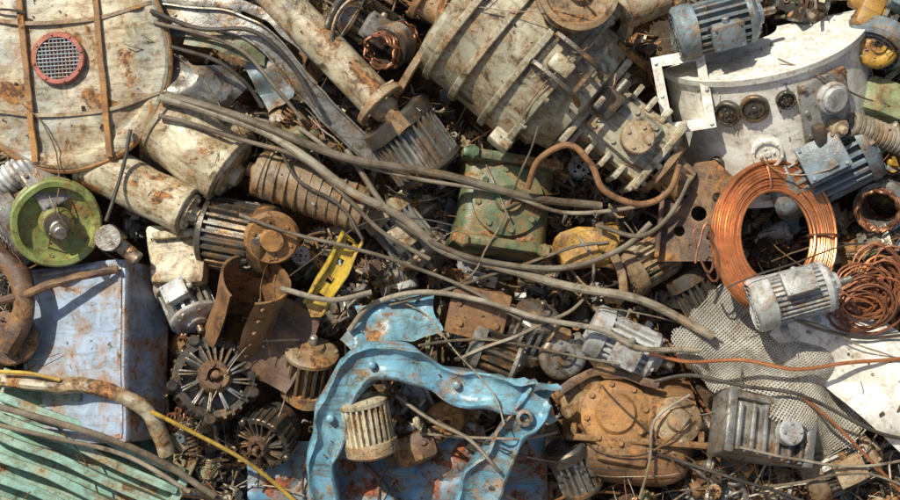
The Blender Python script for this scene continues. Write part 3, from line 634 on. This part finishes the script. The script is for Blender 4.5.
# ---------------------------------------------------------------- filler
PAL=[(m_grey,19),(m_cream,7),(m_creamd,13),(m_rust,9),(m_rustd,8),(m_tan,12),(m_dark,15),(m_steel,16),(m_bgrey,6),(m_lgrey,9),(m_pgreen,3),(m_green,2),(m_rusto,6),(m_bframe,2),(m_ochre,2)]
PM=[m for m,w in PAL];PW=[w for m,w in PAL]
def pick(): return R.choices(PM,PW)[0]
def pre(parts): return [(p[0],mk(p[0],p[1],m_grey),p[2]) for p in parts]
MOT=[pre(motor(.6,.2,18,k=.76)),pre(motor(.5,.2,14,k=.7,box=False)),pre(motor(.75,.22,24,k=.82,feet=False)),pre(motor(.45,.22,30,k=.9,feet=False))]
PI1=pre(pparts(.7,.09,.2,2,0,0));PI2=pre(pparts(.45,.13,.2,1,0,0))
GE=[pre([('gear',gear(.22,22,.07),0)]),pre([('gear',gear(.15,14,.1,.3),0)])]
BR=[pre([('bracket',bracket(.45,.25,.22).dent(.04,4),0)]),pre([('bracket',bracket(.7,.15,.14).dent(.04,4),0)])]
v,o_=pump(.2);PU=pre([('volute',v,0),('outlet',o_,0)])
a,b=stator(.22,.18);STt=pre([('core',a,0),('winding',b,m_copd)])
HS=pre([('heatsink',heatsink(.42,.32,.18,7).dent(.03,3),0)])
SPg=pre([('spring',spring(.5,.07,9,.015),0)])
HU=[pre([('hub',hub(.2),0)]),pre([('hub',hub(.14),0)])]
rim,sp,hb=alternator(.24,18);AL=pre([('rim',rim,0),('vent_spokes',sp,0),('hub',hb,0)])
def crump(seed,w,h,A=.18):
    return G().sheet(w,h,14,10,lambda x,y:(x+.1*y*sin(seed)+.05*sin(30*y)*(x>w*.3),y+.3*x*x*(seed%2)+.04*sin(25*x)*(y>h*.3),A*noise.noise(Vector((x*3.5+seed,y*3.5,seed)))+A*.9*abs(x)*(seed%3)+.04*sin(9*y)*(seed%2))).dent(.06,6,seed)
SH=[pre([('sheet',crump(i,R.uniform(.3,.6),R.uniform(.12,.32)),0)]) for i in range(10)]
def rodg(L,r): return G().cyl(-L/2,L/2,r,14).lathe([(L/2-.05,r*1.8),(L/2+.05,r*1.8)],6)
RO_=[pre([('rod',rodg(.8,.025),0)]),pre([('rod',rodg(1.1,.035),0)]),pre([('rod',rodg(.6,.05),0)])]
def angl(L): return G().prism([(0,0),(.1,0),(.1,.02),(.02,.02),(.02,.1),(0,.1)],-L/2,L/2,M=ZX).dent(.01,3)
AN=[pre([('angle_iron',angl(1.0),0)]),pre([('angle_iron',angl(.7),0)])]
def casting(s):
    rr=random.Random(s);u=rr.uniform
    g=G().box(0,0,0,u(.28,.45),u(.22,.34),u(.16,.26),.05,1).dent(.09,3,s);g.cyl(0,u(.14,.24),u(.06,.12),18,T(u(-.1,.1),u(-.05,.05),.05)@AXZ)
    if s%3==0: g.ring(.18,.24,.14,.06,24,T(.0,0,0));g.bolts(.24,.11,4,.018,.02)
    elif s%3==1: g.cyl(-.3,.25,.05,14,T(0,u(-.1,.1),0));g.cyl(-.3,-.24,.1,6,T(0,0,0))
    else:
        for i in range(6): g.lbox(-.2+.08*i,u(-.02,.02),.1,.02,.36*u(.6,1.),.26*u(.6,1.))
    g.box(-.1,0,-.12,.3,.42,.04,.015)
    for i in range(4): g.lbox(-.12+.08*i,.14,.0,.02,.08*u(.6,2),.2)
    return g.dent(.03,5,s)
CA=[pre([('casting',casting(i),0)]) for i in range(12)]
KINDS=[('electric_motor',MOT,.28,'small scrap electric motor jammed in heap','motor','small motors scattered in the heap',80,1),
('metal_casting',CA,.2,'rough cast metal housing among scrap','casting','metal castings in the heap',250,1),
('pump_casing',[PU],.25,'small cast pump casing among scrap','pump','pump casings in the heap',36,1),
('heat_sink',[HS],.22,'finned aluminium heat sink among scrap','heat sink','heat sinks in the heap',36,1),
('alternator',[AL],.25,'small vented alternator end among scrap','alternator','alternators in the heap',30,1),
('flanged_pipe',[PI1,PI2],.28,'short flanged pipe stub among scrap','pipe','flanged pipe stubs in the heap',40,1),
('stator_core',[STt],.2,'small stator core with copper windings','stator','stator cores in the heap',40,1),
('toothed_gear',GE,.17,'loose toothed gear among scrap','gear','loose gears in the heap',110,2),
('angle_bracket',BR,.22,'drilled steel angle bracket among scrap','bracket','angle brackets in the heap',150,2),
('coil_spring',[SPg],.18,'short steel coil spring among scrap','spring','coil springs in the heap',60,2),
('flanged_hub',HU,.15,'bolted round hub among scrap','hub','hubs in the heap',160,2),
('sheet_fragment',SH,.2,'crumpled sheet metal fragment among scrap','sheet metal','sheet metal fragments in the heap',250,2),
('steel_rod',RO_,.25,'thin steel rod with nut end','rod','steel rods in the heap',70,2),
('angle_iron',AN,.3,'length of rusty angle iron','angle iron','angle irons in the heap',44,2)]
cnt=0
for ps_ in(1,2):
  jobs=[]
  for K in KINDS:
    if K[7]==ps_: jobs+=[K]*K[6]
  R.shuffle(jobs)
  for ji,K in enumerate(jobs):
    nm,pro,sz,lab,ca,grp,_,_2=K
    small=.68 if (ji>len(jobs)*.35 or ps_==2) else 1.0
    if ps_==2 and ji>len(jobs)*.35: small=.46
    for tr in range(30):
        u=R.uniform(-4.8,4.8);v=R.uniform(-2.8,2.8)
        hfm=win(hf,u,v,sz*.7*small).mean();hh=win(hm,u,v,sz*.5*small)
        if hfm<(.3 if ps_==1 else .24) and hh.mean()<(.62 if ps_==1 else .85): break
    else: continue
    pr=R.choice(pro);s_=R.uniform(.85,1.2)*small
    z=float(np.percentile(hh,35))+.16*s_
    M=T(u,v,z)@rot(R.uniform(0,2*pi),'Z')@rot(R.gauss(0,.5),'Y')@rot(R.uniform(0,2*pi) if nm not in('toothed_gear','sheet_fragment','heat_sink') else R.gauss(0,.5),'X')@Matrix.Scale(s_,4)
    if nm in('flanged_hub','alternator') and R.random()<.7: M=M@rot(R.uniform(-2.2,-1.0),'Y')
    base=pick();parts=[]
    for p in pr:
        m_=p[2] if p[2] and p[2] is m_copd else (base if R.random()<.7 else pick())
        parts.append((p[0],p[1],m_))
    thing(nm,lab,ca,M,parts,grp,hero=0.);cnt+=1
    w=win(hm,u,v,sz*.55*s_);np.maximum(w,z+.12*s_,out=w)
print('filler',cnt,time.time()-t0)
scan();print('scan2',time.time()-t0)
# ---------------------------------------------------------------- rubble + wires
def hz(u,v,r=.05):
    w=win(hm,u,v,r);return float(w.mean()) if w.size else 0
cols=[(.42,.39,.31),(.30,.28,.23),(.34,.16,.055),(.16,.09,.045),(.5,.46,.35),(.10,.09,.07),(.22,.19,.13),(.30,.21,.12),(.40,.20,.07),(.2,.25,.28),(.18,.22,.13),(.6,.57,.47),(.4,.40,.38),(.06,.055,.05)]
def stuffobj(name,g,cl,lab,catg):
    me=bpy.data.meshes.new(name);me.from_pydata([tuple(v) for v in g.v],[],g.f)
    at=me.color_attributes.new('Col','FLOAT_COLOR','POINT')
    at.data.foreach_set('color',np.array([(c[0],c[1],c[2],1) for c in cl],dtype=np.float32).ravel())
    me.materials.append(m_bits);me.update();me.shade_smooth();me.set_sharp_from_angle(angle=.6)
    o=bpy.data.objects.new(name,me);COL.objects.link(o);o.matrix_world=FR;o["kind"]="stuff";o["label"]=lab;o["category"]=catg
g=G();cl=[]
for i in range(15000):
    u=R.uniform(-5.4,5.4);v=R.uniform(-3.5,3.5);h_=win(hf,u,v,.05).mean();zz_=hz(u,v)
    if h_>.3 and R.random()>.08: continue
    if zz_>.3 and h_<.3 and R.random()>.5: continue
    s_=R.uniform(.015,.06) if h_<.3 else R.uniform(.006,.02);z=zz_+s_*.3;n0=len(g.v)
    M=T(u,v,z)@rot(R.uniform(0,6.3),'Z')@rot(R.uniform(-1,1),'Y')@rot(R.uniform(-1,1),'X')
    k=R.random()
    if k<.4:
        g.lbox(0,0,0,s_*R.uniform(1,3.),s_*R.uniform(.6,1.8),s_*R.uniform(.1,.5),M)
        for q in range(n0,len(g.v)): g.v[q]+=Vector((R.gauss(0,s_*.15),R.gauss(0,s_*.15),R.gauss(0,s_*.15)))
    elif k<.6: g.lathe([(-s_,s_*.4),(s_,s_*.4)],8,M)
    elif k<.78: g.lathe([(0,s_*.4),(0,s_*.8),(s_*.5,s_*.8),(s_*.5,s_*.4),(0,s_*.4)],6 if R.random()<.5 else 12,M@AXZ,False)
    elif k<.88: g.lathe([(-s_*1.5,s_*.2),(s_*1.2,s_*.2),(s_*1.2,s_*.5),(s_*1.6,s_*.5)],6,M)
    else: g.add([(0,0,0),(s_*2,.2*s_,.1*s_),(s_*1.2,s_*1.5,0),(-.3*s_,s_*.9,.5*s_)],[(0,1,2,3)],M)
    c=R.choice(cols);f_=R.uniform(.7,1.2);cl+=[(c[0]*f_,c[1]*f_,c[2]*f_)]*(len(g.v)-n0)
stuffobj('scrap_rubble',g,cl,'loose small bolts washers and metal shards','metal rubble')
g=G();cl=[]
for i in range(2000):
    u=R.uniform(-4.9,4.9);v=R.uniform(-3.,3.);h_=win(hf,u,v,.1).mean()
    if h_>.3 and R.random()>.03: continue
    a=R.uniform(0,6.3);st=.08;pts=[];k=R.gauss(0,.11);r_=R.choice([.004,.005,.007,.009,.012]);zz=[]
    for q in range(R.randint(7,24)):
        pts.append((u,v));zz.append(hz(u,v)+r_+.02);u+=st*cos(a);v+=st*sin(a);a+=k+R.gauss(0,.08)
        if h_<=.35 and win(hf,u,v,.05).mean()>.7 and R.random()<.5: break
    if len(pts)<4: continue
    zz=np.convolve(np.pad(zz,3,mode='edge'),np.ones(7)/7,'valid')
    n0=len(g.v);g.tube([(p[0],p[1],z+.03) for p,z in zip(pts,zz)],r_,5)
    c=R.choice([(.22,.15,.09),(.22,.18,.13),(.07,.06,.045),(.36,.31,.23),(.07,.06,.05),(.34,.31,.25),(.34,.14,.06)]);cl+=[c]*(len(g.v)-n0)
stuffobj('wire_scraps',g,cl,'tangled short scraps of thin wire','wire scraps')
# ---------------------------------------------------------------- cables
def cable(pts,r,m,lab,name='cable',cn='cable',lift=0.,n=10,grp=None,bw=7):
    c2=cat([Vector((p[0],p[1],0)) for p in pts],14)
    q=[c2[0]]
    for p in c2[1:]:
        if (p-q[-1]).length>=4:q.append(p)
    z=[]
    for p in q:
        a=P(p.x,p.y,.8);w=win(hm,a.x,a.y,.06);z.append(float(w.max()) if w.size else .4)
    z=np.minimum(np.array(z),1.55);k=bw;zp=np.pad(z,k,mode='edge');z2=np.array([zp[i:i+2*k+1].max() for i in range(len(z))])
    kk=bw+4;zp=np.pad(z2,kk,mode='edge');z3=np.convolve(zp,np.ones(2*kk+1)/(2*kk+1),'valid')
    P3=[P(p.x,p.y,float(zz)+r+lift) for p,zz in zip(q,z3)]
    sd=R.random()*99;P3=[p+noise.noise_vector(p*1.1+Vector((sd,0,0)))*.035 for p in P3]
    c=sum(P3,Vector())/len(P3);g=G().tube([p-c for p in P3],r,n)
    thing(name,lab,cn,Matrix.Translation(c),[(name,g,m)],grp)
cable([(158,98),(210,112),(265,132),(310,160),(350,190),(400,215),(440,248),(480,262),(560,285),(640,300),(712,335)],.042,m_cabl,'long thick grey brown cable draped across the heap')
cable([(165,95),(240,115),(330,152),(400,168),(470,182),(545,200),(600,206)],.038,m_cabb,'long brown hose stretched across the heap')
cable([(160,116),(230,136),(300,156),(350,200),(384,232),(430,258)],.022,m_cabb,'brown cable lying beside a thicker one')
cable([(300,128),(350,160),(410,176),(500,192),(560,212),(620,210),(660,200)],.02,m_cabl,'thin tan cable crossing over scrap')
cable([(345,150),(385,205),(430,240),(490,262),(560,268),(620,250),(650,225)],.028,m_cabb,'brown cable sagging over the green gearbox')
cable([(528,188),(540,160),(570,146),(592,165),(605,192),(640,204),(668,190),(680,160)],.03,m_cabo,'orange rusty hose curled in a loop')
cable([(350,330),(372,305),(420,292),(480,300),(540,318),(600,330),(640,350),(700,350)],.026,m_cabl,'tan cable winding over small motors')
cable([(240,215),(290,232),(350,248),(400,262),(470,290),(520,320)],.018,m_cabb,'thin brown cable across the middle')
cable([(280,288),(330,300),(372,292)],.026,m_cabl,'short tan cable near yellow channel')
cable([(130,128),(124,160),(112,200),(104,225)],.018,m_cabk,'thin black cable hanging over cream cylinders')
cable([(152,10),(200,26),(250,30),(290,62),(318,110)],.022,m_cabk,'black cable bundled along grey channel')
cable([(155,22),(205,34),(245,52),(275,88),(300,120)],.018,m_cabb,'brown hose bundled along grey channel')
cable([(170,44),(215,60),(246,84),(262,108)],.02,m_cabk,'short dark cable over torn metal')
cable([(0,408),(50,420),(110,440),(165,465),(215,498)],.032,m_cabb,'brown cable lying over green ribs')
cable([(-5,425),(60,440),(130,458),(190,492)],.022,m_cabl,'tan cable lying on turquoise ribs')
cable([(150,412),(190,432),(235,455),(270,480),(300,505)],.02,m_caby,'yellow insulated cable trailing down slope','cable')
cable([(0,370),(30,372),(60,380)],.018,m_caby,'short yellow cable end')
cable([(655,380),(690,375),(740,385),(800,395),(870,430),(905,440)],.018,m_cabk,'black cable snaking over scrap')
cable([(648,352),(690,362),(745,358),(800,368),(850,362),(905,358)],.018,m_cop,'orange copper strip laid across mesh','copper_strip','copper strip')
cable([(800,395),(830,420),(860,450),(900,490)],.016,m_cop,'bent copper strand among scrap','copper_strip','copper strip')
cable([(640,498),(650,460),(655,420),(690,395)],.014,m_cabl,'pale wire running over the rusty gearbox')
cable([(280,145),(300,180),(340,205),(362,240)],.016,m_cabk,'thin dark cable over tan roller')
cable([(600,225),(640,235),(670,215),(690,180)],.024,m_cabb,'brown hose beside drilled sheet')
cable([(395,395),(430,420),(470,440),(500,470)],.018,m_cabb,'brown cable behind the blue frame')
for i in range(16):
    x0=R.uniform(260,860);y0=R.uniform(220,490);a=R.uniform(-.8,.8);pts=[(x0,y0)];k=R.uniform(-.25,.25)
    for q in range(R.randint(4,7)):
        x0+=34*cos(a);y0+=26*sin(a);a+=k+R.gauss(0,.2);pts.append((x0,y0))
    cable(pts,R.choice([.008,.010,.013,.016]),R.choice([m_cabb,m_cabk,m_cabk,m_cabl]),'loose cable length strewn over scrap','cable','cable',0,6,'loose cables over the heap',3)
# flat looped copper windings
for i in range(46):
    lf=i>=40
    if lf: cx,cy,sx,sy=706,245,8,30
    else: cx,cy,sx,sy=R.choice([(868,288,30,20),(860,306,24,18),(882,280,22,28),(872,300,32,24)])
    cx+=R.gauss(0,sx*.25);cy+=R.gauss(0,sy*.25)
    q=R.uniform(.6,1.15);rx=sx*q;ry=sy*q;a=R.uniform(0,6.3);th=R.uniform(-.5,.3);pts=[]
    for k in range(R.randint(9,20) if not lf else 5):
        x=rx*cos(a)*(1+.05*sin(k));y=ry*sin(a);pts.append((cx+x*cos(th)-y*sin(th)+R.gauss(0,.6),cy+x*sin(th)+y*cos(th)+R.gauss(0,.6)));a+=.55
    cable(pts,R.choice([.008,.010,.012]),R.choice([m_copw,m_copw,m_copd,m_copd,m_cop]) if not lf else m_copd,'loose looped copper winding strand in tangle','copper_wire','copper wire',R.uniform(0,.03),5,'tangled copper wire strands',9)
print('cables',time.time()-t0)
# ---------------------------------------------------------------- camera, light
cam=bpy.data.cameras.new('camera');co=bpy.data.objects.new('camera',cam);COL.objects.link(co)
Mc=BAS.copy();Mc.translation=FR@Vector((0,0,D));co.matrix_world=Mc
cam.sensor_fit='HORIZONTAL';cam.angle=2*math.atan(4.5/D);cam.clip_end=1000;scene.camera=co
sd=(BAS.to_3x3()@Vector((-.5,.68,.95))).normalized()
sl=bpy.data.lights.new('sun','SUN');sl.energy=5.0;sl.angle=math.radians(.5);sl.color=(1,.95,.82)
so=bpy.data.objects.new('sun',sl);COL.objects.link(so);so.matrix_world=sd.to_track_quat('Z','Y').to_matrix().to_4x4()
w=bpy.data.worlds.new('World');scene.world=w;w.use_nodes=True;nt=w.node_tree
sk=nt.nodes.new('ShaderNodeTexSky');sk.sky_type='NISHITA';sk.sun_disc=False;sk.sun_elevation=math.asin(sd.z);sk.sun_rotation=math.atan2(sd.x,sd.y);sk.dust_density=3.
nt.links.new(sk.outputs[0],nt.nodes['Background'].inputs[0]);nt.nodes['Background'].inputs[1].default_value=.10
print('done',time.time()-t0,len(bpy.data.objects))
